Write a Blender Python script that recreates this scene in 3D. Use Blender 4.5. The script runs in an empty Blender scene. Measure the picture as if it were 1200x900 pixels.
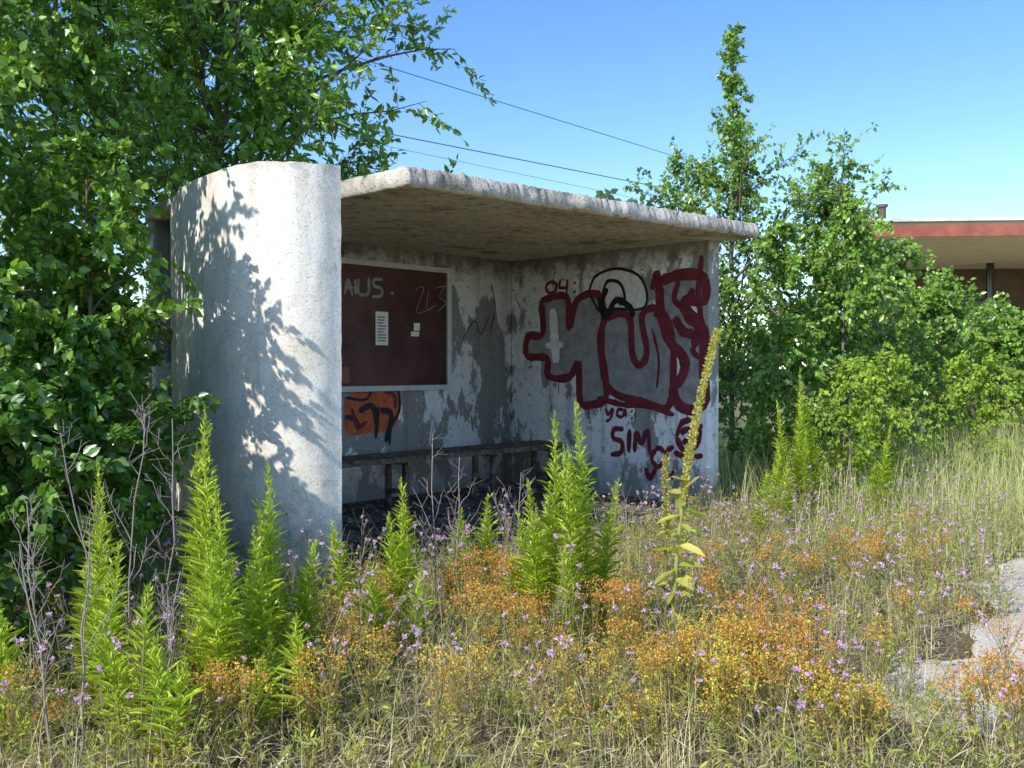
import bpy, math, random
import numpy as np
from mathutils import Vector
rng=np.random.default_rng(11); random.seed(5)
sc=bpy.context.scene
U=lambda a,b,n=None: rng.uniform(a,b,n)
def nrm(v): return v/np.maximum(np.linalg.norm(v,axis=-1,keepdims=True),1e-9)

# ------------------------------------------------------------------ mesh builder
class MB:
    def __init__(s): s.V=[];s.F=[];s.C=[];s.M=[];s.n=0
    def add(s,V,F,C,m=0):
        V=np.asarray(V,float).reshape(-1,3);F=np.asarray(F,int)
        C=np.asarray(C,float)
        if C.ndim==1: C=np.tile(C,(len(V),1))
        s.V.append(V);s.F.append(F+s.n);s.C.append(C);s.M.append(m);s.n+=len(V)
    def build(s,name,mats,parent=None,smooth=False):
        me=bpy.data.meshes.new(name)
        V=np.concatenate(s.V);C=np.concatenate(s.C)
        loops=np.concatenate([f.ravel() for f in s.F])
        sizes=np.concatenate([np.full(len(f),f.shape[1]) for f in s.F])
        mi=np.concatenate([np.full(len(f),m) for f,m in zip(s.F,s.M)])
        st=np.concatenate([[0],np.cumsum(sizes)[:-1]])
        me.vertices.add(len(V));me.vertices.foreach_set('co',V.ravel())
        me.loops.add(len(loops));me.loops.foreach_set('vertex_index',loops.astype(np.int32))
        me.polygons.add(len(sizes));me.polygons.foreach_set('loop_start',st.astype(np.int32))
        for m in mats: me.materials.append(m)
        me.polygons.foreach_set('material_index',mi.astype(np.int32))
        me.update(calc_edges=True);me.validate()
        at=me.color_attributes.new('Col','FLOAT_COLOR','POINT')
        at.data.foreach_set('color',np.concatenate([C,np.ones((len(C),1))],1).ravel())
        if smooth: me.polygons.foreach_set('use_smooth',np.ones(len(sizes),bool))
        ob=bpy.data.objects.new(name,me);sc.collection.objects.link(ob)
        if parent: par(ob,parent)
        return ob
def par(ob,p):
    ob.parent=p;ob.matrix_parent_inverse=p.matrix_world.inverted()
def empty(name,loc):
    e=bpy.data.objects.new(name,None);sc.collection.objects.link(e);e.location=loc
    e.empty_display_size=.2;bpy.context.view_layer.update();return e

# leaf templates : (x across, y along, z out)
OV=(np.array([[0,0,0],[.36,.22,.07],[.40,.5,.09],[0,1,-.06],[-.40,.5,.09],[-.36,.22,.07]]),np.array([[0,1,2,3],[3,4,5,0]]))
LN=(np.array([[0,0,0],[.5,.3,.03],[.42,.65,-.02],[0,1,-.16],[-.42,.65,-.02],[-.5,.3,.03]]),np.array([[0,1,2,3],[3,4,5,0]]))
DI=(np.array([[0,0,0],[.5,.5,0.05],[0,1,0],[-.5,.5,.05]]),np.array([[0,1,2,3]]))
def inst(mb,T,P,Y,N,L,W,C,m=0):
    tv,tf=T;n=len(P)
    Y=nrm(Y);Z=nrm(N-(N*Y).sum(1,keepdims=True)*Y);X=np.cross(Y,Z)
    L=np.broadcast_to(L,(n,));W=np.broadcast_to(W,(n,))
    V=P[:,None]+tv[None,:,0,None]*W[:,None,None]*X[:,None]+tv[None,:,1,None]*L[:,None,None]*Y[:,None]+tv[None,:,2,None]*L[:,None,None]*Z[:,None]
    F=(tf[None]+np.arange(n)[:,None,None]*len(tv)).reshape(-1,tf.shape[1])
    C=np.asarray(C,float);C=np.broadcast_to(C,(n,3))
    mb.add(V.reshape(-1,3),F,np.repeat(C,len(tv),0),m)
def blades(mb,P,D,H,W,bend,C,seg=3,m=0):
    n=len(P);S=np.stack([-D[:,1],D[:,0],np.zeros(n)],1)
    ts=np.linspace(0,1,seg+1);rows=[]
    for t in ts:
        c=P+np.array([0,0,1])*(H*(t-0.35*bend*t*t))[:,None]+D*(bend*H*t*t)[:,None]
        w=(W*(1-.92*t**1.6))[:,None]*.5
        rows+= [c-S*w,c+S*w]
    V=np.stack(rows,1);k=2*(seg+1)
    f=np.array([[2*i,2*i+1,2*i+3,2*i+2] for i in range(seg)])
    F=(f[None]+np.arange(n)[:,None,None]*k).reshape(-1,4)
    mb.add(V.reshape(-1,3),F,np.repeat(np.broadcast_to(C,(n,3)),k,0),m)
def tubes(mb,pts,rad,C,sides=3,m=0):
    pts=np.asarray(pts,float);N,K,_=pts.shape;rad=np.broadcast_to(rad,(N,K))
    d=nrm(pts[:,-1]-pts[:,0]);ref=np.where(np.abs(d[:,2:3])>.8,[[1.,0,0]],[[0,0,1.]])
    X=nrm(np.cross(d,ref));Y=np.cross(d,X)
    a=np.arange(sides)*2*math.pi/sides
    off=np.cos(a)[None,:,None]*X[:,None]+np.sin(a)[None,:,None]*Y[:,None]
    V=pts[:,:,None]+rad[:,:,None,None]*off[:,None]
    f=[]
    for i in range(K-1):
        for j in range(sides):
            j2=(j+1)%sides;f.append([i*sides+j,i*sides+j2,(i+1)*sides+j2,(i+1)*sides+j])
    f=np.array(f);F=(f[None]+np.arange(N)[:,None,None]*K*sides).reshape(-1,4)
    C=np.asarray(C,float);C=np.broadcast_to(C,(N,3))
    mb.add(V.reshape(-1,3),F,np.repeat(C,K*sides,0),m)
def samp(pts,idx,t):
    K=pts.shape[1];f=np.clip(t,0,.9999)*(K-1);i=f.astype(int);w=(f-i)[:,None]
    return pts[idx,i]*(1-w)+pts[idx,i+1]*w, nrm(pts[idx,i+1]-pts[idx,i])
def rdir(n): return nrm(rng.normal(size=(n,3)))
def col(n,a,b,var=.25):
    t=U(0,1,(n,1));c=np.array(a)*(1-t)+np.array(b)*t;return c*U(1-var,1+var,(n,1))

# ------------------------------------------------------------------ materials
def newmat(name):
    m=bpy.data.materials.new(name);m.use_nodes=True;nt=m.node_tree;nt.nodes.clear()
    o=nt.nodes.new('ShaderNodeOutputMaterial');return m,nt,o
def nd(nt,t,**k):
    n=nt.nodes.new(t)
    for a,b in k.items():
        if a in n.inputs: n.inputs[a].default_value=b
        else: setattr(n,a,b)
    return n
def noise(nt,co,scale,detail=6,rough=.6,vec=None):
    n=nd(nt,'ShaderNodeTexNoise');n.inputs['Scale'].default_value=scale;n.inputs['Detail'].default_value=detail;n.inputs['Roughness'].default_value=rough
    nt.links.new(co,n.inputs['Vector']);return n.outputs['Fac']
def ramp(nt,fac,stops):
    r=nd(nt,'ShaderNodeValToRGB');e=r.color_ramp.elements
    while len(e)<len(stops): e.new(.5)
    for x,(p,c) in zip(e,stops):
        x.position=p;x.color=(*c,1) if not isinstance(c,(int,float)) else (c,c,c,1)
    nt.links.new(fac,r.inputs[0]);return r.outputs[0]
def mix(nt,f,a,b,mode='MIX'):
    n=nd(nt,'ShaderNodeMix',data_type='RGBA',blend_type=mode)
    for s,v in ((0,f),(6,a),(7,b)):
        if isinstance(v,(int,float)): n.inputs[s].default_value=v
        elif isinstance(v,tuple): n.inputs[s].default_value=(*v,1)
        else: nt.links.new(v,n.inputs[s])
    return n.outputs[2]
def bump(nt,h,st,dist):
    b=nd(nt,'ShaderNodeBump');b.inputs['Strength'].default_value=st;b.inputs['Distance'].default_value=dist
    nt.links.new(h,b.inputs['Height']);return b.outputs[0]
def princ(nt,o,col,rough=.9,nor=None,spec=.3):
    p=nd(nt,'ShaderNodeBsdfPrincipled');p.inputs['Specular IOR Level'].default_value=spec
    if isinstance(col,tuple): p.inputs['Base Color'].default_value=(*col,1)
    else: nt.links.new(col,p.inputs['Base Color'])
    p.inputs['Roughness'].default_value=rough
    if nor is not None: nt.links.new(nor,p.inputs['Normal'])
    nt.links.new(p.outputs[0],o.inputs[0]);return p
def ocoord(nt,sc_=(1,1,1)):
    t=nd(nt,'ShaderNodeTexCoord');m=nd(nt,'ShaderNodeMapping');m.inputs['Scale'].default_value=sc_
    nt.links.new(t.outputs['Object'],m.inputs['Vector']);return m.outputs[0]
def leafmat(name,trans=.35,rough=.45,spec=.4,tint=(1.25,1.3,.6)):
    m,nt,o=newmat(name)
    a=nd(nt,'ShaderNodeAttribute',attribute_name='Col');c=a.outputs['Color']
    p=nd(nt,'ShaderNodeBsdfPrincipled');p.inputs['Roughness'].default_value=rough;p.inputs['Specular IOR Level'].default_value=spec
    nt.links.new(c,p.inputs['Base Color'])
    t=nd(nt,'ShaderNodeBsdfTranslucent');c2=mix(nt,1.0,c,tint,'MULTIPLY');nt.links.new(c2,t.inputs[0])
    mx=nd(nt,'ShaderNodeMixShader');mx.inputs[0].default_value=trans
    nt.links.new(p.outputs[0],mx.inputs[1]);nt.links.new(t.outputs[0],mx.inputs[2]);nt.links.new(mx.outputs[0],o.inputs[0]);return m
def attrmat(name,rough=.9,spec=.2):
    m,nt,o=newmat(name);a=nd(nt,'ShaderNodeAttribute',attribute_name='Col')
    princ(nt,o,a.outputs['Color'],rough,None,spec);return m
LEAF=leafmat('glossy_leaf',.32,.32,.7)
SOFT=leafmat('soft_leaf',.4,.6,.25)
GRASS=leafmat('dry_grass',.3,.7,.2,(1.1,1.1,.8))
BARK=attrmat('bark');STONE=attrmat('stone_chips')

def concrete(name,ca,cb,cc,pit=.5,bs=.5,spk=90,moss=False,dirt=1.0):
    m,nt,o=newmat(name);co=ocoord(nt)
    big=noise(nt,co,1.7,7,.7);mid=noise(nt,co,8,8,.75);fine=noise(nt,co,60,5,.75)
    c=ramp(nt,big,[(.34,ca),(.5,cb),(.66,cc)])
    c=mix(nt,.75*dirt,c,ramp(nt,mid,[(.34,.62),(.47,1.0),(.7,1.06)]),'MULTIPLY')
    c=mix(nt,.75*dirt,c,ramp(nt,fine,[(.36,.55),(.48,1.0),(.7,1.1)]),'MULTIPLY')
    vo=nd(nt,'ShaderNodeTexVoronoi');vo.inputs['Scale'].default_value=spk;nt.links.new(co,vo.inputs['Vector'])
    pits=ramp(nt,vo.outputs['Distance'],[(.14,0.1),(.30,1.0)])
    gate=ramp(nt,noise(nt,co,23,3),[(.47,1.0),(.54,0.0)])
    pm=mix(nt,gate,(1.,1.,1.),pits)
    c=mix(nt,pit,c,pm,'MULTIPLY')
    co2=ocoord(nt,(5,5,.45));st=ramp(nt,noise(nt,co2,1.2,5,.6),[(.50,1.0),(.68,.68)])
    c=mix(nt,.5,c,st,'MULTIPLY')
    g=nd(nt,'ShaderNodeNewGeometry');s=nd(nt,'ShaderNodeSeparateXYZ');nt.links.new(g.outputs['Position'],s.inputs[0])
    ad=nd(nt,'ShaderNodeMath',operation='MULTIPLY_ADD');nt.links.new(mid,ad.inputs[0]);ad.inputs[1].default_value=.9;nt.links.new(s.outputs[2],ad.inputs[2])
    dv=nd(nt,'ShaderNodeMath',operation='DIVIDE');nt.links.new(ad.outputs[0],dv.inputs[0]);dv.inputs[1].default_value=3.6
    if moss:
        c=mix(nt,ramp(nt,dv.outputs[0],[(.18,.7),(.30,0.0)]),c,(.26,.25,.17))
        c=mix(nt,ramp(nt,dv.outputs[0],[(.855,0.0),(.885,.5)]),c,(.36,.34,.29))
    h=mix(nt,.5,mid,fine);h=mix(nt,.6,h,pm,'MULTIPLY')
    princ(nt,o,c,.95,bump(nt,h,bs,.02),.12);return m
CONC=concrete('weathered_concrete',(.80,.72,.60),(.93,.87,.77),(.95,.91,.84),.5,.45,60,True,.7)
ROUGH=concrete('broken_concrete',(.38,.34,.28),(.64,.59,.50),(.78,.74,.66),.6,1.0,50)
def ceilmat():
    m,nt,o=newmat('stained_ceiling');co=ocoord(nt)
    big=noise(nt,co,2.0,7,.72);mid=noise(nt,co,11,8,.78)
    c=ramp(nt,big,[(.33,(.30,.22,.13)),(.43,(.70,.58,.39)),(.58,(.82,.72,.53)),(.68,(.45,.38,.27))])
    c=mix(nt,.9,c,ramp(nt,mid,[(.38,.35),(.48,1.0),(.7,1.1)]),'MULTIPLY')
    princ(nt,o,c,.95,bump(nt,mid,1.0,.04),.1);return m
CEIL=ceilmat()
def paintwall():
    m,nt,o=newmat('peeling_white_paint');co=ocoord(nt);cs=ocoord(nt,(1,1,.5))
    big=noise(nt,cs,1.9,9,.68);mid=noise(nt,co,6,8,.7);fine=noise(nt,co,60,4,.7)
    white=mix(nt,.7,(.88,.88,.87),ramp(nt,mid,[(.3,.74),(.5,1.0),(.7,1.02)]),'MULTIPLY')
    grey=mix(nt,.8,(.34,.335,.30),ramp(nt,fine,[(.3,.55),(.7,1.3)]),'MULTIPLY')
    mk=ramp(nt,big,[(.512,0.0),(.526,1.0)])
    c=mix(nt,mk,white,grey)
    ch=ramp(nt,noise(nt,co,14,6,.75),[(.585,0.0),(.60,1.0)])
    c=mix(nt,ch,c,(.42,.41,.37))
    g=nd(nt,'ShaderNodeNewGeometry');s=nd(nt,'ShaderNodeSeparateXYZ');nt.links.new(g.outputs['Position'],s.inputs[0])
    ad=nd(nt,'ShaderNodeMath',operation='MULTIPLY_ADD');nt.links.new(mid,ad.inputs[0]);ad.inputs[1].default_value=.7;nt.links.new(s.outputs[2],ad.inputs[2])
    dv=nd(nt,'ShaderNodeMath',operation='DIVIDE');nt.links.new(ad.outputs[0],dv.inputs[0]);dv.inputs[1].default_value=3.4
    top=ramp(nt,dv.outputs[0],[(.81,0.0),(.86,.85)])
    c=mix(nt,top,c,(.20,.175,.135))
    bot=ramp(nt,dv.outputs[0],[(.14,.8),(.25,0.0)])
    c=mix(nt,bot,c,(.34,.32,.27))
    co2=ocoord(nt,(6,6,.35));st=ramp(nt,noise(nt,co2,1.4,5,.6),[(.52,1.0),(.68,.58)])
    c=mix(nt,.65,c,st,'MULTIPLY')
    hh=mix(nt,.6,fine,mk,'SUBTRACT')
    princ(nt,o,c,.85,bump(nt,hh,.5,.015),.2);return m
PWALL=paintwall()
def flat(name,c,rough=.6,var=.35,scale=8,spec=.3,bs=.15):
    m,nt,o=newmat(name);co=ocoord(nt);n=noise(nt,co,scale,7,.7)
    princ(nt,o,mix(nt,1.0,c,ramp(nt,n,[(.3,1-var),(.55,1.0),(.75,1+var*.6)]),'MULTIPLY'),rough,bump(nt,n,bs,.01),spec);return m
GRED=flat('dark_red_spray',(.19,.028,.042),.6,.5,10);GSIL=flat('silver_spray',(.33,.325,.32),.5,.45,9)
GBLK=flat('black_spray',(.02,.02,.022),.5,.3);GWHT=flat('white_spray',(.85,.83,.80),.7,.35,20);GORG=flat('orange_spray',(.56,.13,.05),.6,.5,15)
BOARD=flat('maroon_board',(.125,.058,.050),.6,.5,3);FRAME=flat('grey_metal_frame',(.60,.63,.62),.5,.2,10)
PAPER=flat('notice_paper',(.85,.84,.80),.8,.15,30);INK=flat('paper_print',(.08,.08,.08),.8,.1)
CREAM=flat('cream_paint',(.88,.80,.60),.7,.15,2);REDF=flat('faded_red_fascia',(.36,.12,.085),.7,.4,3)
DARKW=flat('dark_window_glass',(.03,.035,.04),.15,.2,3,.6);METAL=flat('flashing_metal',(.65,.65,.62),.4,.3,4);BROWN=flat('brown_wall',(.16,.12,.085),.8,.3,3)
WIRE=flat('wire_metal',(.16,.19,.24),.6,.1)
def woodmat():
    m,nt,o=newmat('weathered_bench_wood');co=ocoord(nt,(1,1,1))
    n=noise(nt,co,16,8,.78);c=ramp(nt,n,[(.34,(.045,.032,.024)),(.5,(.13,.10,.075)),(.66,(.32,.26,.20))])
    princ(nt,o,c,.8,bump(nt,n,.6,.01),.2);return m
WOOD=woodmat()
def floormat():
    m,nt,o=newmat('dirty_floor');co=ocoord(nt)
    n=noise(nt,co,3,8,.75);f=noise(nt,co,40,5,.75)
    c=ramp(nt,n,[(.35,(.07,.06,.045)),(.5,(.16,.135,.11)),(.68,(.36,.33,.28))])
    c=mix(nt,.8,c,ramp(nt,f,[(.35,.4),(.6,1.2)]),'MULTIPLY')
    princ(nt,o,c,.95,bump(nt,f,.8,.02),.1);return m
FLOOR=floormat()
def groundmat():
    m,nt,o=newmat('meadow_soil');co=ocoord(nt)
    n=noise(nt,co,.9,8,.7);f=noise(nt,co,28,6,.75)
    c=ramp(nt,n,[(.35,(.20,.16,.09)),(.5,(.30,.24,.15)),(.68,(.40,.33,.22))])
    c=mix(nt,.9,c,ramp(nt,f,[(.32,.35),(.5,.9),(.7,1.5)]),'MULTIPLY')
    princ(nt,o,c,.95,bump(nt,f,1,.04),.1);return m
GROUND=groundmat()
def pathmat():
    m,nt,o=newmat('worn_gravel_asphalt');co=ocoord(nt)
    n=noise(nt,co,1.6,8,.7);f=noise(nt,co,55,5,.8)
    c=ramp(nt,n,[(.35,(.48,.40,.32)),(.5,(.70,.61,.50)),(.68,(.80,.73,.63))])
    c=mix(nt,.9,c,ramp(nt,f,[(.32,.6),(.5,1.0),(.7,1.15)]),'MULTIPLY')
    princ(nt,o,c,.95,bump(nt,f,.5,.015),.1);return m
PATH=pathmat()

# ------------------------------------------------------------------ shelter frame
P1=np.array([-1.09,6.0]);E1=np.array([.696,.718]);E2=np.array([-.718,.696])
W_,D_=4.29,2.65
def L(a,b,z): p=P1+E1*a+E2*b;return [p[0],p[1],z]
def toloc(x,y): dx=x-P1[0];dy=y-P1[1];return dx*E1[0]+dy*E1[1],dx*E2[0]+dy*E2[1]
G3=np.array([.5,.5,.5])
def prism(mb,poly,z0,z1,m=0):
    n=len(poly);V=[[*p,z0] for p in poly]+[[*p,z1] for p in poly]
    mb.add(V,[[i,(i+1)%n,n+(i+1)%n,n+i] for i in range(n)],G3,m)
    mb.add(V,[list(range(n))[::-1]],G3,m);mb.add(V,[[n+i for i in range(n)]],G3,m)
def lbox(mb,a0,a1,b0,b1,z0,z1,m=0):
    prism(mb,[L(a,b,0)[:2] for a,b in ((a0,b0),(a1,b0),(a1,b1),(a0,b1))],z0,z1,m)
def bevel(ob,w,seg=2):
    b=ob.modifiers.new('bevel','BEVEL');b.width=w;b.segments=seg;b.limit_method='ANGLE'
SH=empty('concrete_waiting_shelter',(P1[0],P1[1],0))
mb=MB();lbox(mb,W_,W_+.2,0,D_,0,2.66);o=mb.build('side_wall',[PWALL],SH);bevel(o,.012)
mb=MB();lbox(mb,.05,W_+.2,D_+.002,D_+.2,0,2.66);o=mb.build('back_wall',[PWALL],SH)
# curved wall
ctrl=np.array([[-1.09,6.0],[-1.24,5.885],[-1.48,5.86],[-1.82,6.03],[-2.17,6.42],[-2.48,6.95],[-2.72,7.5],[-2.9,8.05]])
def crom(P,k=8):
    P=np.asarray(P,float);Q=np.vstack([2*P[0]-P[1],P,2*P[-1]-P[-2]]);out=[]
    for i in range(1,len(Q)-2):
        for t in np.linspace(0,1,k,endpoint=False):
            p0,p1,p2,p3=Q[i-1],Q[i],Q[i+1],Q[i+2]
            out.append(.5*((2*p1)+(-p0+p2)*t+(2*p0-5*p1+4*p2-p3)*t*t+(-p0+3*p1-3*p2+p3)*t**3))
    out.append(Q[-2]);return np.array(out)
oc=crom(ctrl,8);tg=nrm(np.gradient(oc,axis=0));inn=oc+np.stack([tg[:,1],-tg[:,0]],1)*.24
inn[0]=oc[0]+np.array([-.12,.24]);inn[1:9]=inn[0]+(inn[9]-inn[0])*np.linspace(.11,.89,8)[:,None]
ring=np.vstack([oc,inn[::-1]]);n=len(ring)
zs=np.linspace(0,2.70,40);mb=MB();V=[]
for i,z in enumerate(zs):
    r=ring.copy()+rng.normal(size=ring.shape)*.0012
    V.append(np.column_stack([r,np.full(n,z)+(np.convolve(rng.normal(size=n+6),np.ones(5)/5,'same')[3:3+n]*.010-.004 if i==39 else 0)]))
V=np.concatenate(V);F=[[i*n+j,i*n+(j+1)%n,(i+1)*n+(j+1)%n,(i+1)*n+j] for i in range(39) for j in range(n)]
mb.add(V,F,G3);h=len(oc);b0=39*n
mb.add(V,[[b0+j,b0+j+1,b0+n-2-j,b0+n-1-j] for j in range(h-1)],G3)
o=mb.build('curved_wall',[CONC],SH,True)
mod=o.modifiers.new('edge','EDGE_SPLIT');mod.split_angle=math.radians(50)
def slab(name,c00,c10,c11,c01,z0,z1,nx,ny,jit):
    mb=MB();us=np.linspace(0,1,nx+1);vs=np.linspace(0,1,ny+1)
    uu,vv=np.meshgrid(us,vs,indexing='ij')
    c=[np.array(k) for k in (c00,c10,c11,c01)]
    ab=(1-uu)[...,None]*(1-vv)[...,None]*c[0]+uu[...,None]*(1-vv)[...,None]*c[1]+uu[...,None]*vv[...,None]*c[2]+(1-uu)[...,None]*vv[...,None]*c[3]
    edge=np.minimum(np.minimum(uu,1-uu)*nx,np.minimum(vv,1-vv)*ny)
    def smooth1(n_,k):
        x=rng.normal(size=n_+40);return np.convolve(x,np.ones(k)/k,'same')[20:20+n_]*math.sqrt(k)
    zt=np.full(uu.shape,z1)+rng.normal(size=uu.shape)*.004+np.where(edge<1,(smooth1(nx+1,9)*.009)[:,None]+rng.normal(size=uu.shape)*.006-.012,0)
    jb=np.zeros(uu.shape+(2,));e=edge<1
    jb[...,1]+=np.where(e,(np.tile(smooth1(nx+1,9)[:,None],(1,ny+1))*.012+rng.normal(size=uu.shape)*.006),0)*jit
    jt=np.zeros_like(jb);jt[...,1]=jb[...,1]+np.where(e,np.abs(rng.normal(size=uu.shape))*.010*(vv<.5)+.02*(vv<.5),0)
    zb=np.full(uu.shape,z0)+np.where(e&(vv<.5),np.abs(smooth1(nx+1,6))[:,None]*.012+rng.normal(size=uu.shape)*.003,0)+rng.normal(size=uu.shape)*.0015
    def w(ab,z):
        p=P1+ab[...,0:1]*E1+ab[...,1:2]*E2;return np.concatenate([p,z[...,None]],-1).reshape(-1,3)
    T=w(ab+jt*jit,zt);B=w(ab+jb*jit,zb);M=w(ab+(jb+jt)*.5-np.array([0,.010])*(vv<.02)[...,None],(zt+zb)/2+rng.normal(size=uu.shape)*.008)
    N=len(T);V=np.concatenate([T,B,M]);idx=lambda i,j:i*(ny+1)+j
    ft=[[idx(i,j),idx(i+1,j),idx(i+1,j+1),idx(i,j+1)] for i in range(nx) for j in range(ny)]
    fb=[[N+k for k in f[::-1]] for f in ft]
    per=[(i,0) for i in range(nx)]+[(nx,j) for j in range(ny)]+[(i,ny) for i in range(nx,0,-1)]+[(0,j) for j in range(ny,0,-1)]
    per=[idx(*q) for q in per];sd=[]
    for k in range(len(per)):
        a,b=per[k],per[(k+1)%len(per)]
        sd+=[[N+a,N+b,2*N+b,2*N+a],[2*N+a,2*N+b,b,a]]
    mb.add(V,ft,G3,0);mb.F.append(np.array(fb));mb.M.append(1);mb.F.append(np.array(sd));mb.M.append(0)
    return mb.build(name,[ROUGH,CEIL],SH)
slab('roof_slab',(.53,-.03),(4.50,-.42),(4.62,3.0),(.48,3.0),2.645,2.785,190,80,1.0)
slab('roof_slab_end',(-.25,1.0),(.482,.85),(.482,2.9),(.0,2.8),2.65,2.765,20,30,.3)
mb=MB();prism(mb,[L(a,b,0)[:2] for a,b in ((-.02,-.1),(4.5,-.12),(4.5,2.66),(.05,2.66),(-.2,1.2))],-.05,.075)
mb.build('floor_slab',[FLOOR],SH)
# bench
BN=empty('wooden_bench',L(2.8,2.0,0))
mb=MB()
for i,(b0,b1) in enumerate(((1.80,1.93),(1.945,2.075),(2.09,2.22))):
    lbox(mb,.3,4.27,b0,b1,.535+.004*i,.585+.004*i)
o=mb.build('seat_planks',[WOOD],BN);bevel(o,.008)
mb=MB()
for a in (.9,2.05,3.2,4.1):
    lbox(mb,a,a+.05,1.86,1.91,.075,.50);lbox(mb,a,a+.05,2.12,2.17,.075,.50);lbox(mb,a-.002,a+.052,1.82,2.20,.50,.534)
    lbox(mb,a+.005,a+.045,1.912,2.118,.22,.26)
o=mb.build('bench_legs',[WOOD],BN);bevel(o,.004)
# notice board
NB=empty('notice_board',L(2.3,D_,1.8))
mb=MB();lbox(mb,1.36,3.25,D_-.03,D_,1.23,2.43);mb.build('board_panel',[BOARD],NB)
mb=MB();f0=D_-.055
lbox(mb,1.30,3.31,f0,D_,2.431,2.485);lbox(mb,1.30,3.31,f0,D_,1.175,1.229)
lbox(mb,1.30,1.359,f0,D_,1.2292,2.4308);lbox(mb,3.251,3.31,f0,D_,1.2292,2.4308)
o=mb.build('board_frame',[FRAME],NB);bevel(o,.006)

# ---- spray paint laid on the two inner wall faces (traced coordinates rectified to metres on the wall)
def side_pt(h,v):
    k=(h-600)/1100;u=(1.895-9.085*k)/(.718+.696*k);y=9.085+.696*u;return u,1.42+(430-v)*y/1100
def back_pt(h,v):
    k=(h-600)/1100;s=(-.008-10.93*k)/(.696-.718*k);y=10.93-.718*s;return W_-s,1.42+(430-v)*y/1100
cnt=[0]
def surf(kind,q,off):
    if kind=='s': return [L(W_-off,p[0],p[1]) for p in q]
    return [L(p[0],D_-off,p[1]) for p in q]
def stroke(mb,kind,pts,w,m,base=.002,close=False,k=6):
    f=side_pt if kind=='s' else back_pt
    q=np.array([f(*p) for p in pts])
    if close: q=np.vstack([q,q[0]])
    q=crom(q,k) if len(q)>2 else np.array([q[0]+(q[1]-q[0])*t for t in np.linspace(0,1,6)])
    t=nrm(np.gradient(q,axis=0));nn=np.stack([-t[:,1],t[:,0]],1)
    ww=w*.5*(1+rng.normal(size=len(q))*.09);cap=np.ones(len(q));cap[0]=cap[-1]=.55
    a=q+nn*(ww*cap)[:,None];b=q-nn*(ww*cap)[:,None]
    cnt[0]+=1;o0=base+.00025*(cnt[0]%12);V=[]
    for i in range(len(q)):
        V+=surf(kind,[a[i],b[i]],o0+i*6e-6)
    mb.add(V,[[2*i,2*i+1,2*i+3,2*i+2] for i in range(len(q)-1)],G3,m)
def fill(mb,kind,pts,m,base):
    f=side_pt if kind=='s' else back_pt
    q=crom(np.array([f(*p) for p in pts+[pts[0]]]),3)[:-1]
    from mathutils.geometry import tessellate_polygon
    tr=tessellate_polygon([[Vector((p[0],p[1],0)) for p in q]])
    mb.add(surf(kind,q,base),[list(t) for t in tr],G3,m)
g=MB();R,S,K,Wt,O=0,1,2,3,4
H_=[(634,352),(664,348),(667,385),(676,352),(700,345),(708,372),(703,400),(711,462),(694,474),(680,470),(678,425),(667,442),(643,441),(641,420),(618,417),(619,394),(636,391)]
U_=[(706,376),(722,368),(738,374),(741,415),(750,428),(758,412),(752,370),(770,362),(786,385),(789,440),(782,478),(752,470),(722,462),(707,440)]
S_=[(772,330),(800,322),(824,326),(825,352),(802,352),(806,372),(824,388),(826,430),(824,475),(800,478),(789,458),(800,440),(802,420),(786,402),(775,372)]
T_=[(690,342),(698,324),(722,315),(748,323),(758,345),(752,362),(720,362),(704,366)]
fill(g,'s',T_,Wt,.0012);fill(g,'s',H_,S,.0016);fill(g,'s',U_,S,.0020);fill(g,'s',S_,S,.0014)
for q,w in ((H_,.09),(U_,.08),(S_,.11)): stroke(g,'s',q,w,R,.003,True,4)
stroke(g,'s',T_,.03,K,.003,True,4)
stroke(g,'s',[(706,345),(712,330),(726,332),(732,348),(726,358)],.035,K,.004)
stroke(g,'s',[(702,350),(710,372),(722,352),(738,360),(742,372)],.07,K,.0068)
stroke(g,'s',[(712,338),(706,356),(714,368)],.05,K,.0066)
stroke(g,'s',[(648,362),(650,395),(652,425)],.12,Wt,.0045);stroke(g,'s',[(640,405),(660,404)],.08,Wt,.0050)
stroke(g,'s',[(812,338),(806,360),(818,378),(812,405)],.08,R,.004)
stroke(g,'s',[(764,340),(770,320),(774,352),(768,372)],.07,R,.004)
stroke(g,'s',[(790,372),(800,388),(812,392)],.10,R,.004);stroke(g,'s',[(818,340),(822,410),(822,470)],.05,R,.0047)
stroke(g,'s',[(764,385),(772,420),(770,455)],.03,R,.0049)
for a in ([(795,330),(790,350),(800,362)],[(822,300),(818,345),(824,385)],[(825,390),(822,430),(826,470)],[(700,466),(730,474),(760,476),(790,486)],[(783,400),(795,412),(800,430)],[(822,395),(812,410),(820,420)]): stroke(g,'s',a,.06,R,.0045)
for a in ([(655,445),(655,462)],[(722,465),(722,476)],[(690,474),(690,490)],[(805,478),(806,492)],[(745,474),(745,492)],[(640,422),(640,436)],[(704,470),(704,482)]): stroke(g,'s',a,.012,R,.004)
def txt(kind,letters,w,m,base=.004):
    for l in letters: stroke(g,kind,l,w,m,base)
txt('s',[[(645,330),(640,336),(643,343),(650,342),(652,333),(645,330)],[(657,328),(656,337),(666,337)],[(665,328),(664,344)],[(673,331),(674,333)],[(673,341),(674,343)]],.038,R)
txt('s',[[(710,478),(713,486),(718,478)],[(719,478),(716,490),(710,494)],[(731,480),(725,480),(724,487),(730,488),(733,480),(734,489)],[(740,481),(741,483)],[(740,489),(741,491)]],.034,R)
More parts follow.
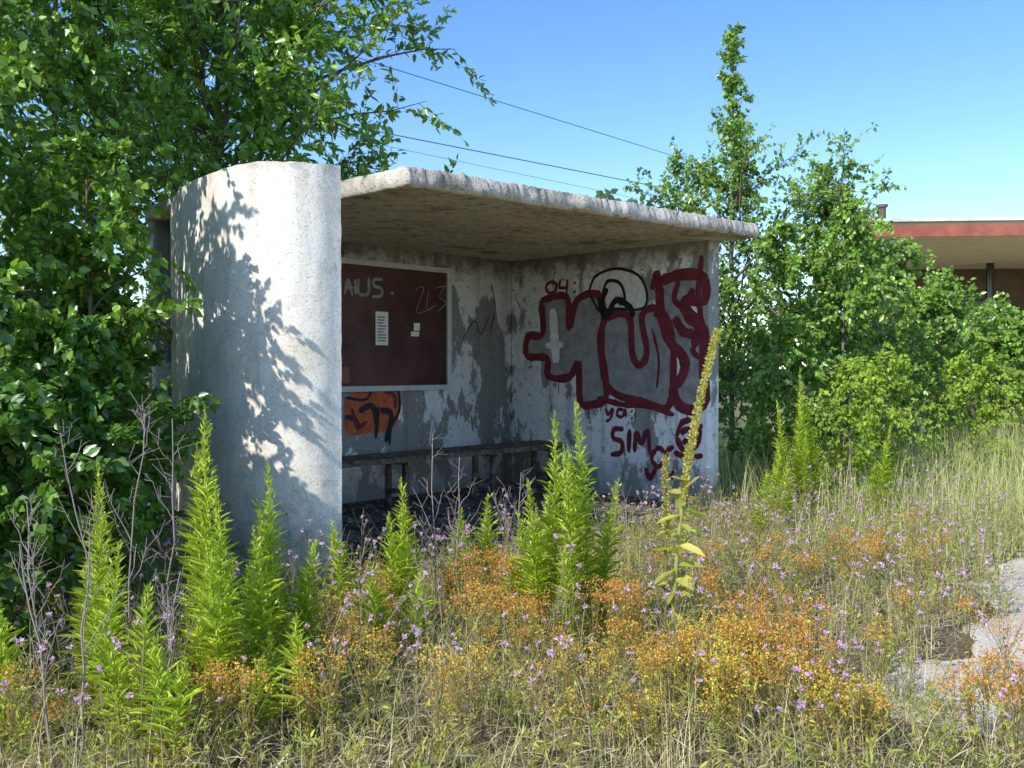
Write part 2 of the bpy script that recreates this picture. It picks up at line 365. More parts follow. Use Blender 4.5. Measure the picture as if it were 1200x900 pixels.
txt('s',[[(731,503),(720,503),(719,513),(729,518),(728,530),(716,533)],[(738,503),(737,530)],[(744,530),(746,507),(752,520),(759,505),(762,532)],[(768,527),(764,538),(772,547),(780,536),(774,525),(768,527)],[(790,523),(782,530),(780,548),(786,560),(791,552)],[(757,548),(762,560),(770,548)]],.055,R)
txt('s',[[(793,512),(800,495),(813,494),(820,506),(816,522),(802,528),(793,512)],[(798,508),(806,503),(813,509)],[(801,520),(808,514),(815,520)],[(812,497),(824,500)],[(790,530),(806,536),(824,534)]],.06,R)
txt('s',[[(606,352),(612,366)]],.012,K)
def board_txt(letters,w,m,base): 
    for l in letters: stroke(g,'b',l,w,m,base)
board_txt([[(402,345),(406,328),(411,347)],[(402,338),(412,337)],[(414,327),(415,346)],[(418,327),(418,343),(425,346),(430,342),(430,326)],[(446,328),(437,328),(436,335),(445,339),(444,347),(434,348)],[(456,344),(459,344)]],.032,S,.032)
board_txt([[(483,340),(494,338),(486,366),(503,362)],[(500,340),(498,362),(508,358)],[(508,338),(519,336),(512,348),(520,355),(510,366)]],.007,S,.032)
fill(g,'b',[(404,468),(422,454),(445,446),(464,450),(468,478),(460,502),(430,508),(405,508)],O,.0012)
stroke(g,'b',[(404,466),(428,468),(440,452),(462,448),(468,478),(458,500),(456,522)],.03,K,.003)
stroke(g,'b',[(420,482),(436,476),(442,500)],.06,K,.003);stroke(g,'b',[(443,476),(440,514)],.05,K,.003)
stroke(g,'b',[(445,480),(458,486),(452,518)],.06,K,.0035);stroke(g,'b',[(404,488),(416,492),(420,504)],.05,K,.0032)
stroke(g,'b',[(430,494),(418,500),(412,478)],.04,R,.0035);stroke(g,'b',[(450,458),(462,464),(463,478)],.04,R,.0035)
stroke(g,'b',[(575,332),(580,360),(574,390)],.012,K,.003)
stroke(g,'b',[(541,398),(556,376),(563,392),(572,372)],.012,K,.003)
GR=g.build('graffiti',[GRED,GSIL,GBLK,GWHT,GORG])
mb=MB()
def bquad(a0,a1,z0,z1,off,m): mb.add([L(a0,D_-off,z0),L(a1,D_-off,z0),L(a1,D_-off-.004,z1),L(a0,D_-off,z1)],[[0,1,2,3]],G3,m)
bquad(2.29,2.45,1.64,1.98,.034,0)
for i in range(9): bquad(2.31,2.31+U(.07,.12),1.68+i*.03,1.69+i*.03,.0395,1)
bquad(2.79,2.87,1.80,1.88,.034,0);bquad(2.75,2.86,1.74,1.79,.0345,0);bquad(1.72,1.96,1.26,1.42,.034,2)
mb.build('notices',[PAPER,INK,REDF],NB)

# ------------------------------------------------------------------ ground, path
def on_path(x,y,e=0): return ((x-2.1)*.815-(y-4.6)*.58+.12*np.sin(y*3.1)+.08*np.sin(y*7.7+1)>e)&((x-2.1)*.815-(y-4.6)*.58<3.6)&((x-2.1)*.58+(y-4.6)*.815+.06*np.sin(x*9)>-.95-e)
def in_shelter(x,y,m=0.0):
    a,b=toloc(x,y);return (a>-.5-m)&(a<4.5+m)&(b>-.12-m)&(b<2.9+m)&~((a<0)&(b<-a*.9))
mb=MB();mb.add([[-400,-100,0],[400,-100,0],[400,700,0],[-400,700,0]],[[0,1,2,3]],G3);mb.build('ground',[GROUND])
ts=np.arange(-1.0,60,.15);nn_=np.array([.815,-.58]);dd=np.array([.58,.815]);b0=np.array([2.1,4.6])
V=[]
for t in ts:
    e=.13*math.sin(t*2.3)+.07*math.sin(t*6.1+1)+rng.normal()*.04
    for s in (e,1.2,2.4,3.5+rng.normal()*.05):
        p=b0+dd*t+nn_*s;V.append([p[0],p[1],.004])
mb=MB();mb.add(V,[[i*4+j,i*4+j+1,(i+1)*4+j+1,(i+1)*4+j] for i in range(len(ts)-1) for j in range(3)],G3);mb.build('gravel_path',[PATH])
OCT=(np.array([[0,0,-.5],[.5,0,0],[0,.5,.05],[-.5,0,0],[0,-.5,0],[.1,.05,.5]]),np.array([[0,2,1],[0,3,2],[0,4,3],[0,1,4],[5,1,2],[5,2,3],[5,3,4],[5,4,1]]))
def stones(mb,P,s,C):
    n=len(P);tv,tf=OCT;r=U(0,6.28,n);c,sn=np.cos(r),np.sin(r)
    sc3=s[:,None]*U(.6,1.4,(n,3))*[1,1,.6];q=tv[None]*sc3[:,None]*U(.8,1.2,(n,6,1))
    x=q[...,0]*c[:,None]-q[...,1]*sn[:,None];y=q[...,0]*sn[:,None]+q[...,1]*c[:,None]
    V=np.stack([x,y,q[...,2]],-1)+P[:,None];F=(tf[None]+np.arange(n)[:,None,None]*6).reshape(-1,3)
    mb.add(V.reshape(-1,3),F,np.repeat(C,6,0))
mb=MB();n=1500;a=U(-.1,4.3,n);b=U(-.1,2.5,n);P=np.array([L(i,j,.085) for i,j in zip(a,b)])
g0=U(.05,.4,n)[:,None];stones(mb,P,np.exp(U(math.log(.01),math.log(.06),n)),np.concatenate([g0,g0*.9,g0*.75],1))
n=1100;a=U(.1,4.2,n);b=U(-.1,2.5,n);P=np.array([L(i,j,.095) for i,j in zip(a,b)])
inst(mb,DI,P,np.stack([U(-1,1,n),U(-1,1,n),U(-.1,.3,n)],1),rdir(n)*.4+[0,0,1],U(.04,.13,n),U(.006,.03,n),col(n,(.20,.15,.09),(.52,.43,.30)))
mb.build('floor_debris',[STONE])
mb=MB();n=9000;t=U(-1.1,8,n);s=U(-.3,3.4,n);p=b0+t[:,None]*dd+s[:,None]*nn_
g0=U(.35,.75,n)[:,None];stones(mb,np.column_stack([p,np.full(n,.005)]),np.exp(U(math.log(.005),math.log(.014),n)),np.concatenate([g0,g0*.92,g0*.8],1))
mb.build('path_gravel_stones',[STONE])

# ------------------------------------------------------------------ trees
def tree(name,base,h,r,prof,nb,ns,nl,ll,lw,ca,cb,lean=(0,0),t0=.05,up=(.5,.9),droop=.25,trunk=.04,T=OV,mat=LEAF,hang=.5,upn=.6,seclen=.38,bark=(.20,.17,.14),lv=(.6,1.15),u0=.15,tpow=.85):
    mb=MB();base=np.array([base[0],base[1],0.]);K=14;t=np.linspace(0,1,K)
    wob=np.cumsum(rng.normal(size=(K,2))*.012*h/K*3,0)
    tp=np.column_stack([base[0]+lean[0]*t**1.5+wob[:,0],base[1]+lean[1]*t**1.5+wob[:,1],h*t])
    tubes(mb,tp[None],(trunk*(1-.9*t)+.003)[None],bark,8,0)
    tt=t0+(1-t0)*np.sort(U(0,1,nb)**tpow);P,_=samp(tp[None],np.zeros(nb,int),tt)
    az=np.arange(nb)*2.399+U(-.5,.5,nb);ln=r*np.array([prof(x) for x in tt])*U(*lv,nb)
    el=U(up[0],up[1],nb)+.3*tt;k=7;s=np.linspace(0,1,k)
    D=np.stack([np.cos(az)*np.cos(el),np.sin(az)*np.cos(el),np.sin(el)],1)
    pr=P[:,None]+D[:,None]*(ln[:,None]*s)[...,None];pr[...,2]-=droop*ln[:,None]*s**2.2*1.2
    pr+=np.cumsum(rng.normal(size=pr.shape)*.018*ln[:,None,None],1)*(s[None,:,None]>0)
    tubes(mb,pr,(.003+.008*ln[:,None])*(1-.85*s)[None],np.array(bark)*.8,4,0)
    idx=np.repeat(np.arange(nb),ns);u=U(u0,1,nb*ns);Q,q=samp(pr,idx,u)
    keep=rng.random(nb*ns)<np.clip(ln[idx]/(.45*r)+.15,0,1);idx,u,Q,q=idx[keep],u[keep],Q[keep],q[keep];nk=len(idx)
    sl=ln[idx]*seclen*U(.4,1.3,nk)*(1.1-.5*u)+.08;sd=nrm(q*.8+rdir(nk)*.85+[0,0,.1])
    k2=5;s2=np.linspace(0,1,k2);se=Q[:,None]+sd[:,None]*(sl[:,None]*s2)[...,None];se[...,2]-=droop*.8*sl[:,None]*s2**2
    tubes(mb,se,(.002+.0025*sl[:,None])*(1-.7*s2)[None],np.array(bark)*.7,3,0)
    m=nk*nl;i3=np.repeat(np.arange(nk),nl);v=U(.1,1.02,m);A,ad=samp(se,i3,v);A=A+rdir(m)*.02
    yd=nrm(ad*.6+rdir(m)*.8+[0,0,-hang]);nm=nrm(rdir(m)*.75+[-.5,-.55,upn])
    c=col(m,ca,cb)*(1+.15*rng.normal(size=(nk,1)))[i3]
    la,lb=toloc(A[:,0],A[:,1]);ok=~((la>-.1)&(la<4.3)&(lb>0)&(lb<2.7)&(A[:,2]<2.8))
    sz=U(.6,1.25,m);inst(mb,T,A[ok],yd[ok],nm[ok],(ll*sz)[ok],(lw*sz)[ok],np.clip(c,.005,1)[ok],1)
    return mb.build(name,[BARK,mat])
full=lambda t:max(.12,math.sin(math.pi*(.18+.8*t))**.6)
sp1=lambda t: 1.0 if t<.48 else max(.16,1-(t-.48)/.30*.80) 
rnd=lambda t: (.8+.3*t) if t<.7 else max(.2,1.0-(t-.7)/.3*.8)
g1,g2=(.13,.25,.035),(.30,.48,.065)
tree('birch_tree',(-3.6,5.45),5.8,1.65,full,64,16,26,.064,.052,g1,g2,t0=.02,trunk=.06)
tree('birch_tree',(-3.3,4.9),2.9,.95,full,44,14,26,.060,.049,g1,g2,t0=.02,trunk=.03)
tree('birch_tree',(-4.6,6.4),6.8,2.1,full,60,15,26,.075,.06,g1,g2,t0=.03,trunk=.07)
tree('birch_tree',(-3.55,7.3),5.2,1.15,full,56,14,24,.065,.052,g1,g2,t0=.02,trunk=.04)
tree('birch_tree',(-2.45,5.5),2.6,.74,full,38,11,18,.058,.048,g1,g2,t0=.05,trunk=.02,lv=(.3,1.3))
D1,D2=(.09,.19,.03),(.20,.36,.05)
tree('shrub',(-2.35,4.95),1.5,.76,full,38,12,24,.058,.047,D1,D2,t0=.02,trunk=.015)
tree('shrub',(-2.65,5.9),1.9,.60,full,34,12,22,.058,.047,D1,D2,t0=.02,trunk=.015)
tree('shrub',(-2.45,4.35),1.2,.70,full,34,12,22,.058,.047,D1,D2,t0=.02,trunk=.015)
tree('shrub',(-2.9,3.95),1.2,.7,full,34,12,22,.058,.047,D1,D2,t0=.02,trunk=.015)
# willow behind the wall
tree('goat_willow_tree',(-3.0,9.4),6.8,2.85,full,110,20,22,.10,.042,(.14,.27,.04),(.34,.54,.08),t0=.25,up=(.35,.8),droop=.12,trunk=.08,T=LN,hang=.1,seclen=.32)
g3,g4=(.13,.24,.036),(.30,.47,.07)
tree('birch_tree',(2.60,11.2),5.45,1.40,sp1,82,12,13,.060,.046,g3,g4,t0=.04,up=(.55,1.15),trunk=.03,lean=(.05,.1),lv=(.2,1.35),u0=.2,droop=.15,tpow=1.05)
tree('birch_tree',(3.85,11.7),3.75,1.35,rnd,70,11,14,.060,.047,g3,g4,t0=.03,up=(.5,1.15),trunk=.03,lean=(.1,0),lv=(.25,1.45),u0=.2,droop=.12)
tree('birch_tree',(2.15,11.7),3.8,1.0,rnd,42,10,13,.060,.047,g3,g4,t0=.1,up=(.55,1.15),trunk=.025,lean=(-.15,0),lv=(.25,1.45),u0=.2,droop=.12)
tree('birch_tree',(2.85,10.2),2.9,.8,full,40,12,20,.058,.047,g3,g4,t0=.02,trunk=.025,lv=(.4,1.25))
tree('birch_tree',(3.7,10.6),3.1,1.0,full,48,12,20,.058,.047,g3,g4,t0=.02,trunk=.025,lv=(.4,1.25))
tree('birch_tree',(4.9,12.6),2.9,1.3,full,50,12,18,.07,.055,g3,g4,t0=.02,trunk=.03,lv=(.4,1.25))
tree('birch_tree',(6.3,14.0),2.5,1.4,full,46,12,18,.075,.06,g3,g4,t0=.02,trunk=.03,lv=(.4,1.25))
tree('birch_tree',(8.0,15.2),2.2,1.4,full,46,12,18,.08,.065,g3,g4,t0=.02,trunk=.03,lv=(.4,1.25))
tree('birch_tree',(9.7,16),2.2,1.5,full,46,12,18,.085,.07,g3,g4,t0=.02,trunk=.03)
Y1,Y2=(.20,.32,.04),(.42,.54,.07)
tree('shrub',(3.25,9.0),1.4,.5,full,24,8,13,.05,.032,Y1,Y2,t0=.03,trunk=.012,mat=SOFT,lv=(.4,1.3))
tree('shrub',(3.9,9.8),1.5,.6,full,26,8,13,.05,.032,Y1,Y2,t0=.03,trunk=.012,mat=SOFT,lv=(.4,1.3))
tree('shrub',(5.4,11.0),1.4,.8,full,28,8,14,.055,.035,Y1,Y2,t0=.03,trunk=.012,mat=SOFT,lv=(.4,1.3))
tree('shrub',(7.2,12.4),1.3,.8,full,28,8,14,.055,.035,Y1,Y2,t0=.03,trunk=.012,mat=SOFT,lv=(.4,1.3))
# distant tree mass
mb=MB();n=26000;cx=U(-70,80,260);cy=U(48,75,260);ch=U(3.5,7.2,260);cr=U(1.5,3.2,260)
i=rng.integers(0,260,n);d=rdir(n)*U(.4,1,(n,1))**.5
P=np.column_stack([cx[i]+d[:,0]*cr[i],cy[i]+d[:,1]*cr[i],ch[i]*.55+d[:,2]*ch[i]*.5]);
for x,y,h in ((4.3,42,9.4),(6.2,44,9.6),(5.2,43,9.0),(2.9,42,8.8)):
    k=900;d=rdir(k)*U(.3,1,(k,1))**.5;P=np.vstack([P,np.column_stack([x+d[:,0]*1.3,y+d[:,1]*1.3,h*.55+d[:,2]*h*.45])])
inst(mb,OV,P,rdir(len(P)),rdir(len(P)),.42,.34,col(len(P),(.06,.11,.05),(.12,.20,.08)));mb.build('distant_trees',[SOFT])

# ------------------------------------------------------------------ herbs
def goldenrod(x,y,h,nst=1):
    mb=MB()
    for s in range(nst):
        bx,by=(x,y) if s==0 else (x+rng.normal()*.07,y+rng.normal()*.07)
        hh=h*(1 if s==0 else U(.45,.85));K=9;t=np.linspace(0,1,K)
        lx,ly=rng.normal(size=2)*.06*hh
        tp=np.column_stack([bx+lx*t**2,by+ly*t**2,hh*t]);tubes(mb,tp[None],(.0045*(1-.8*t)+.001)[None],(.34,.42,.08),5)
        n=int(115*hh+35);u=np.linspace(.06,1,n)**.8;P,_=samp(tp[None],np.zeros(n,int),u)
        az=np.arange(n)*2.399+U(-.3,.3,n);prof=np.clip(np.minimum((u+.15)*2.2,(1.03-u)*2.3),.10,1)
        el=.35+.6*u+U(-.3,.3,n);D=np.stack([np.cos(az)*np.cos(el),np.sin(az)*np.cos(el),np.sin(el)],1)
        N=np.stack([-np.cos(az)*np.sin(el),-np.sin(az)*np.sin(el),np.cos(el)],1)+rdir(n)*.25
        ll=.115*prof*U(.65,1.2,n);c=col(n,(.40,.52,.05),(.64,.74,.11),.2)*(.75+.4*u[:,None])
        low=u<.3;c[low]=c[low]*[1.1,.8,.8]
        inst(mb,LN,P,D,N,ll,np.maximum(.017*prof,.006),np.clip(c,0,.85))
        m=int(60*hh);v=U(.45,.97,m);P,_=samp(tp[None],np.zeros(m,int),v);az=U(0,6.28,m)
        P=P+np.stack([np.cos(az),np.sin(az),np.ones(m)],1)*(U(.01,.05,m)*(1.05-v))[:,None]*2
        inst(mb,LN,P,nrm(rdir(m)*.6+[0,0,.9]),rdir(m),U(.02,.05,m),.008,col(m,(.48,.58,.07),(.68,.74,.14)))
    return mb.build('goldenrod_plant',[SOFT])
for g_ in [(-1.24,3.8,1.26,3),(-1.33,3.95,1.10,3),(-1.11,3.6,.99,3),(-1.04,4.05,1.0,3),(-.98,3.7,.8,2),(-.93,4.15,.66,2),(-1.75,4.0,1.0,2),(-1.71,3.8,.83,3),
 (-.57,5.0,.83,2),(-.61,4.8,.68,2),(-.91,5.0,.60,2),(-.63,4.3,.5,2),(-.15,5.6,.66,1),(-.33,5.5,.6,1),(.22,4.8,1.2,2),(.13,4.7,.86,2),(.385,4.7,1.26,2),(.30,4.6,1.04,2),
 (.46,4.8,.85,2),(.09,4.9,.66,2),(2.63,8.5,1.42,3),(2.41,8.3,1.12,3),(2.78,8.6,1.1,3),(2.0,7.5,.6,2),(-1.36,3.4,.62,3),(-1.2,3.2,.5,2),(-.8,3.5,.5,2),(-.45,4.4,.45,1),(3.3,8.4,.9,3),(2.3,7.9,.6,2),(-1.9,3.5,.6,2),(-1.55,3.55,.75,2)]:
    goldenrod(*g_)
# mullein
mb=MB();t=np.linspace(0,1,14)
tp=np.column_stack([.86+.06*t+.19*t**2.2,5.0+.05*t,1.62*t]);tubes(mb,tp[None],(.011*(1-.6*t)+.002)[None],(.50,.50,.18),7)
n=1700;u=U(.40,1,n);P,_=samp(tp[None],np.zeros(n,int),u);az=U(0,6.28,n);rad=np.where(u>.55,.024,.014)*(1.15-.8*(u-.4))*U(.4,1.3,n)
D=np.stack([np.cos(az),np.sin(az),np.full(n,.5)],1);P=P+D*rad[:,None]*.6
inst(mb,OV,P,D,rdir(n),U(.010,.024,n),.012,col(n,(.48,.46,.12),(.76,.68,.24)))
tp2=np.column_stack([.83+.0*t,5.05+.0*t,.95*t]);tubes(mb,tp2[None],(.008*(1-.6*t)+.002)[None],(.28,.28,.12),6)
n=500;u=U(.55,1,n);P,_=samp(tp2[None],np.zeros(n,int),u);D=rdir(n);inst(mb,OV,P+D*.012,D,rdir(n),U(.012,.024,n),.013,col(n,(.42,.38,.14),(.62,.54,.2)))
n=34;u=np.linspace(.04,.5,n);P,_=samp(tp[None],np.zeros(n,int),u);az=np.arange(n)*2.4;el=U(-.3,.8,n)
D=np.stack([np.cos(az)*np.cos(el),np.sin(az)*np.cos(el),np.sin(el)],1)
inst(mb,LN,P,D,np.array([[0,0,1.]]*n)+rdir(n)*.4,U(.14,.26,n)*(1.1-u),.06,col(n,(.50,.56,.12),(.74,.64,.20)))
mb.build('mullein_plant',[SOFT])
def dead(name,base,h,nb,c=(.22,.19,.17),sp=.4,lean=(0,0)):
    mb=MB();t=np.linspace(0,1,8);w=np.cumsum(rng.normal(size=(8,2))*.012,0)
    tp=np.column_stack([base[0]+w[:,0]+lean[0]*t,base[1]+w[:,1]+lean[1]*t,h*t]);tubes(mb,tp[None],(.004*(1-.7*t)+.001)[None],c,5)
    u=U(.25,.98,nb);P,_=samp(tp[None],np.zeros(nb,int),u);az=U(0,6.28,nb);ln=sp*U(.4,1,nb)*(1.2-u);s=np.linspace(0,1,5)
    D=np.stack([np.cos(az)*.6,np.sin(az)*.6,np.full(nb,1.)],1);pr=P[:,None]+D[:,None]*(ln[:,None]*s)[...,None]+rng.normal(size=(nb,5,3))*.006*(s>0)[None,:,None]
    tubes(mb,pr,(.0022*(1-.6*s))[None],c,4);i=np.repeat(np.arange(nb),4);Q,_=samp(pr,i,U(.3,1,nb*4));D=nrm(rdir(nb*4)+[0,0,.8]);q=Q[:,None]+D[:,None]*(U(.03,.1,nb*4)[:,None]*np.linspace(0,1,3))[...,None]
    tubes(mb,q,(.0011*np.ones(3))[None],c,3);mb.build(name,[BARK])
for b,h,l in (((-1.55,3.75),1.25,(.1,0)),((-1.68,3.9),1.15,(-.15,0)),((-1.45,3.9),1.2,(.05,.1)),((-1.8,3.6),.9,(-.1,0)),((-.42,5.15),1.05,(.0,0)),((-.38,5.4),.9,(.08,0)),((.05,5.5),.8,(.0,0)),((.62,5.4),.7,(.05,0)),((-1.3,3.3),.7,(.1,0)),((-1.5,3.2),.9,(.05,0)),((-1.62,3.3),.8,(-.1,0))):
    dead('dead_weed_stalk',b,h,10,(.34,.28,.26),.4,l)

def scat(n,x0,x1,y0,y1,pathm=0.05,clump=None):
    x=U(x0,x1,n);y=U(y0,y1,n)
    if clump:
        k=clump;cx=U(x0,x1,k);cy=U(y0,y1,k);i=rng.integers(0,k,n);x=cx[i]+rng.normal(size=n)*.07;y=cy[i]+rng.normal(size=n)*.07
    ok=~in_shelter(x,y,.03)&~on_path(x,y,pathm)&(np.abs(x)<y*.62+.4);return x[ok],y[ok]
mb=MB()
def addgrass(x,y,h0,h1,w,ca,cb,bend=(.1,.7),seg=3):
    n=len(x);az=U(0,6.28,n);D=np.stack([np.cos(az),np.sin(az),np.zeros(n)],1)
    blades(mb,np.column_stack([x,y,np.zeros(n)]),D,U(h0,h1,n),w*U(.6,1.3,n),U(*bend,n),col(n,ca,cb,.3),seg)
x,y=scat(24000,-4,6,2.6,9.5,clump=1400);addgrass(x,y,.06,.24,.0045,(.32,.38,.09),(.74,.63,.34),(.3,1.3))
x,y=scat(14000,-4,6,2.6,9.5);addgrass(x,y,.05,.18,.005,(.30,.34,.09),(.74,.62,.38),(.4,1.5))
x,y=scat(9000,-4,6,2.6,9.5,clump=800);addgrass(x,y,.2,.48,.0024,(.72,.60,.34),(.86,.76,.50),(.1,1.1))
mb.build('meadow_grass',[GRASS])
mb=MB()
x=U(2.2,14,56000);y=U(6.5,22,56000);ok=~on_path(x,y,.05)&~in_shelter(x,y,.1)&((x-2.1)*.815-(y-4.6)*.58>-5.5);x,y=x[ok],y[ok]
hs=np.clip((y-5)/5,.35,1);n=len(x);az=U(0,6.28,n);D=np.stack([np.cos(az),np.sin(az),np.zeros(n)],1)
blades(mb,np.column_stack([x,y,np.zeros(n)]),D,U(.3,1.05,n)*hs,.006*U(.6,1.4,n),U(.1,1.0,n),col(n,(.38,.48,.11),(.78,.70,.40),.25),3)
mb.build('tall_dry_grass',[GRASS])
mb=MB();n=38000;x=U(-4,5,n);y=U(2.6,9.5,n);ok=~in_shelter(x,y,.02)&~on_path(x,y,.12);x,y=x[ok],y[ok];n=len(x);az=U(0,6.28,n)
inst(mb,DI,np.column_stack([x,y,U(.005,.13,n)]),np.stack([np.cos(az),np.sin(az),U(-.2,.4,n)],1),np.array([[0,0,1.]])+rdir(n)*.3,U(.04,.17,n),.006,col(n,(.42,.31,.18),(.84,.72,.50)))
mb.build('dead_grass_litter',[GRASS])
mb=MB();x,y=scat(3600,-3.6,5,2.7,9);n=len(x);h=U(.10,.34,n);t=np.linspace(0,1,5);l=rng.normal(size=(n,2))*.08
pts=np.stack([x[:,None]+l[:,:1]*t**2,y[:,None]+l[:,1:]*t**2,h[:,None]*t],-1);tubes(mb,pts,.0014,(.42,.36,.17))
k=17;i=np.repeat(np.arange(n),k);u=U(.15,1,n*k);P,_=samp(pts,i,u);hc=col(n,(.28,.38,.06),(.60,.58,.14),.2)[i]
inst(mb,LN,P,nrm(rdir(n*k)+[0,0,.5]),rdir(n*k)*.5+[0,0,1],U(.02,.05,n*k),U(.005,.011,n*k),hc);mb.build('meadow_herbs',[SOFT])
# knapweed
mb=MB();x,y=scat(520,-3.4,4.2,3.0,8.2,.0);n=len(x);h=U(.24,.56,n);l=rng.normal(size=(n,2))*.1
pts=np.stack([x[:,None]+l[:,:1]*t**2,y[:,None]+l[:,1:]*t**2,h[:,None]*t],-1);tubes(mb,pts,.0016,(.44,.40,.22))
k=6;i=np.repeat(np.arange(n),k);P,_=samp(pts,i,U(.5,.95,n*k));D=nrm(rdir(n*k)*.7+[0,0,1]);br=P[:,None]+D[:,None]*(U(.05,.2,n*k)[:,None]*np.linspace(0,1,4))[...,None]
tubes(mb,br,.0011,(.44,.40,.22));tips=np.vstack([pts[:,-1],br[:,-1]]);tips=tips[rng.random(len(tips))<.5]
kk=16;P=np.repeat(tips,kk,0);D=rdir(len(P))*.9+[0,0,.45];D=nrm(D)
inst(mb,DI,P,D,rdir(len(P)),U(.010,.022,len(P))*np.repeat(U(.6,1.2,len(tips)),kk),.008,col(len(P),(.66,.40,.70),(.88,.66,.90),.08))
inst(mb,OV,np.repeat(tips,5,0)-[0,0,.008],rdir(len(tips)*5),rdir(len(tips)*5),.01,.008,(.2,.2,.1))
mb.build('knapweed_flowers',[SOFT])
# st john's wort / bedstraw patches
mb=MB()
for cx,cy,sx,sy,npl,yel in ((.62,3.9,.12,.15,11,.4),(.9,3.75,.14,.12,18,.5),(1.15,4.0,.12,.12,14,.1),(1.2,4.6,.12,.15,9,.05),(.55,4.3,.12,.15,9,.05),(-.25,5.2,.15,.2,10,.05),(-.05,4.9,.15,.2,7,.1),(-.55,4.7,.12,.2,4,.1),
  (2.5,6.3,.2,.2,11,.05),(-.35,3.45,.15,.1,5,.5),(.2,3.5,.15,.12,6,.5),(-1.1,3.3,.1,.1,4,.3),(-1.75,3.3,.1,.1,4,.1),(-.75,4.0,.1,.2,4,.2),(1.7,3.6,.12,.15,8,.1),(1.3,5.4,.2,.2,5,.1),(.8,3.35,.2,.1,10,.8),(2.1,4.2,.1,.2,3,.1),(-.75,3.4,.1,.1,4,.4),(1.25,3.5,.12,.1,7,.6),(1.9,5.6,.2,.2,6,.1),(-.2,4.2,.12,.2,4,.2),(1.85,3.3,.12,.1,6,.1),(.1,4.2,.15,.15,4,.1)):
    for q in range(npl):
        bx,by=cx+rng.normal()*sx,cy+rng.normal()*sy;h=U(.20,.42);m=14
        az=U(0,6.28,m);rr=U(.01,.10,m);top=np.stack([bx+np.cos(az)*rr,by+np.sin(az)*rr,h-rr*.6+U(-.04,.04,m)],1);st=np.array([bx,by,h*.45])+rng.normal(size=(m,3))*.01
        pts=np.stack([st*(1-s_)+top*s_ for s_ in (0,.5,1)],1);tubes(mb,pts,.0012,(.42,.32,.13));tubes(mb,np.array([[[bx,by,0],[bx,by,h*.5]]]),.002,(.36,.25,.12))
        k=16;P=np.repeat(top,k,0)+rng.normal(size=(m*k,3))*[.014,.014,.011];yy=rng.random((m*k,1))<yel*.8
        c=np.where(yy,col(m*k,(.66,.62,.08),(.86,.76,.14)),col(m*k,(.70,.29,.06),(.86,.46,.13)))
        inst(mb,DI,P,rdir(m*k),rdir(m*k),U(.006,.013,m*k),.008,c)
        k=60;u=U(.1,.95,k)[:,None];j=rng.integers(0,m,k);P=np.array([bx,by,0])*(1-u)+top[j]*u
        inst(mb,LN,P,rdir(k)+[0,0,.3],rdir(k)+[0,0,1],U(.012,.028,k),.007,col(k,(.44,.48,.07),(.70,.60,.12)))
mb.build('st_johns_wort_flowers',[SOFT])

# ------------------------------------------------------------------ station building
SB=empty('station_building',(12,22,0))
mb=MB();prism(mb,[(7.15,19.2),(30,17.4),(32,28),(9.6,28)],4.07,4.36);mb.build('flat_roof',[CREAM],SB)
mb=MB();prism(mb,[(7.08,19.17),(30,17.33),(30,17.395),(7.11,19.22)],4.06,4.30);prism(mb,[(7.06,19.21),(7.13,19.21),(9.58,28),(9.5,28)],4.06,4.30);mb.build('fascia',[REDF],SB)
mb=MB();prism(mb,[(7.0,19.12),(30,17.28),(32.1,28.1),(9.45,28.1)],4.363,4.43);mb.build('roof_flashing',[METAL],SB)
mb=MB();prism(mb,[(10.4,25.6),(30.5,24.2),(31,27.9),(10.8,27.9)],0,4.068);mb.build('walls',[BROWN],SB)
mb=MB()
for i in range(6):
    x=11.2+i*2.9;y=25.55-(x-10.4)*.07;prism(mb,[(x,y-.03),(x+2.0,y-.17),(x+2.0,y),(x,y+.08)],1.0,3.2)
mb.build('windows',[DARKW],SB)
mb=MB()
for i in range(7):
    x=7.9+i*2.6;y=20.4-(x-7.7)*.08
    if i==1: continue
    prism(mb,[(x-.07,y-.07),(x+.07,y-.07),(x+.07,y+.07),(x-.07,y+.07)],0,4.068)
for x in (9.6,12.2,14.8): y=24.;prism(mb,[(x-.07,y-.07),(x+.07,y-.07),(x+.07,y+.07),(x-.07,y+.07)],0,4.068)
mb.build('canopy_columns',[DARKW],SB)
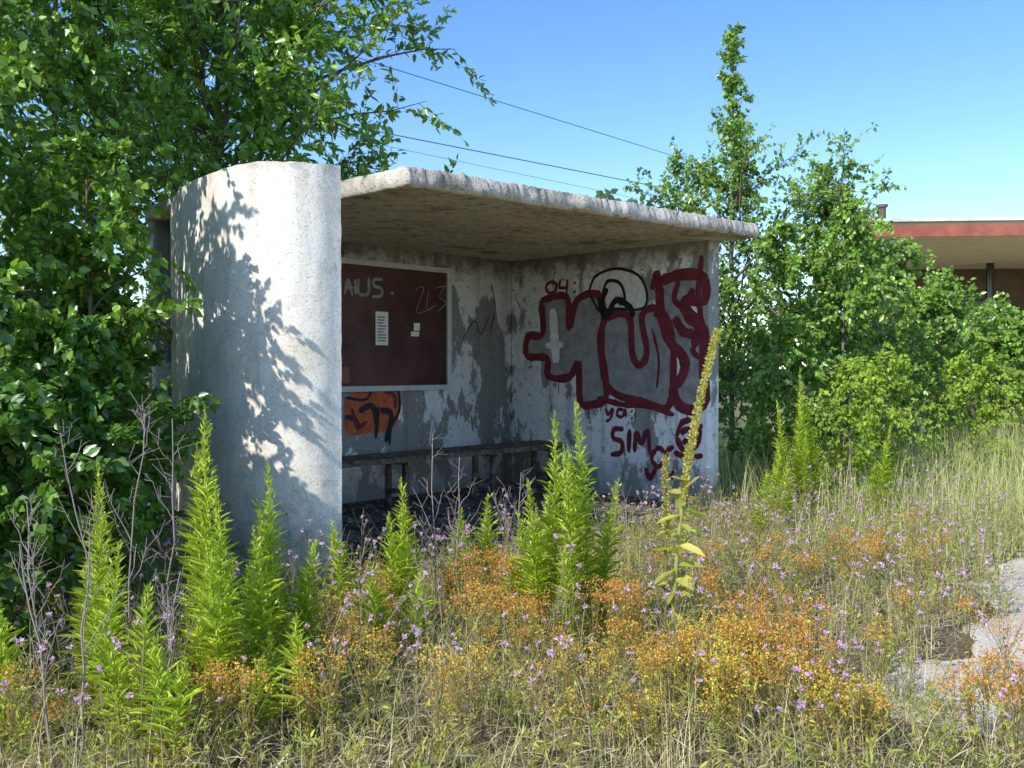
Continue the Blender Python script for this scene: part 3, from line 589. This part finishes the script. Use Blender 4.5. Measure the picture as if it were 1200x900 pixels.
mb=MB();prism(mb,[(8.6,22),(8.74,22),(8.74,22.14),(8.6,22.14)],4.43,5.15);prism(mb,[(8.57,21.97),(8.77,21.97),(8.77,22.17),(8.57,22.17)],5.152,5.22);mb.build('roof_vent_pipe',[BROWN],SB)
mb=MB()
for a,b,r in (((-2.22,15,6.26),(2.7,20.5,6.26),.008),((-2.9,20,6.42),(3.77,25.9,6.42),.013),((-2.2,22,6.42),(2.16,26.4,6.42),.006)):
    a,b=np.array(a),np.array(b);t=np.linspace(-2,7,40)[:,None];p=a+(b-a)*t;tubes(mb,p[None],r,(.5,.5,.5),5)
mb.build('overhead_wires',[WIRE])

# ------------------------------------------------------------------ light, sky, camera
S=Vector((-.68,-.73,0)).normalized();el=math.radians(38)
sd=Vector((S.x*math.cos(el),S.y*math.cos(el),math.sin(el)))
sl=bpy.data.lights.new('sun','SUN');sl.energy=5.0;sl.angle=math.radians(.5);sl.color=(1,.96,.88)
so=bpy.data.objects.new('sun',sl);sc.collection.objects.link(so);so.rotation_euler=sd.to_track_quat('Z','Y').to_euler();so.location=(-20,-20,25)
w=bpy.data.worlds.new('World');sc.world=w;w.use_nodes=True;nt=w.node_tree
sk=nt.nodes.new('ShaderNodeTexSky');sk.sky_type='NISHITA';sk.sun_disc=False;sk.sun_elevation=el;sk.sun_rotation=math.atan2(S.x,S.y)
sk.air_density=1.0;sk.dust_density=.1;sk.ozone_density=2.5
hs_=nt.nodes.new('ShaderNodeHueSaturation');hs_.inputs['Hue'].default_value=.508;hs_.inputs['Saturation'].default_value=1.22;hs_.inputs['Value'].default_value=1.6
nt.links.new(sk.outputs[0],hs_.inputs['Color'])
bg=nt.nodes['Background'];bg.inputs[1].default_value=.15;nt.links.new(hs_.outputs[0],bg.inputs[0])
cd=bpy.data.cameras.new('camera');cd.lens=33;cd.sensor_width=36;cd.clip_end=2000;cd.clip_start=.05
co=bpy.data.objects.new('camera',cd);sc.collection.objects.link(co);co.location=(0,0,1.42);co.rotation_euler=(math.radians(90-1.04),0,0);sc.camera=co
sc.view_settings.view_transform='Standard';sc.view_settings.look='None';sc.view_settings.exposure=0
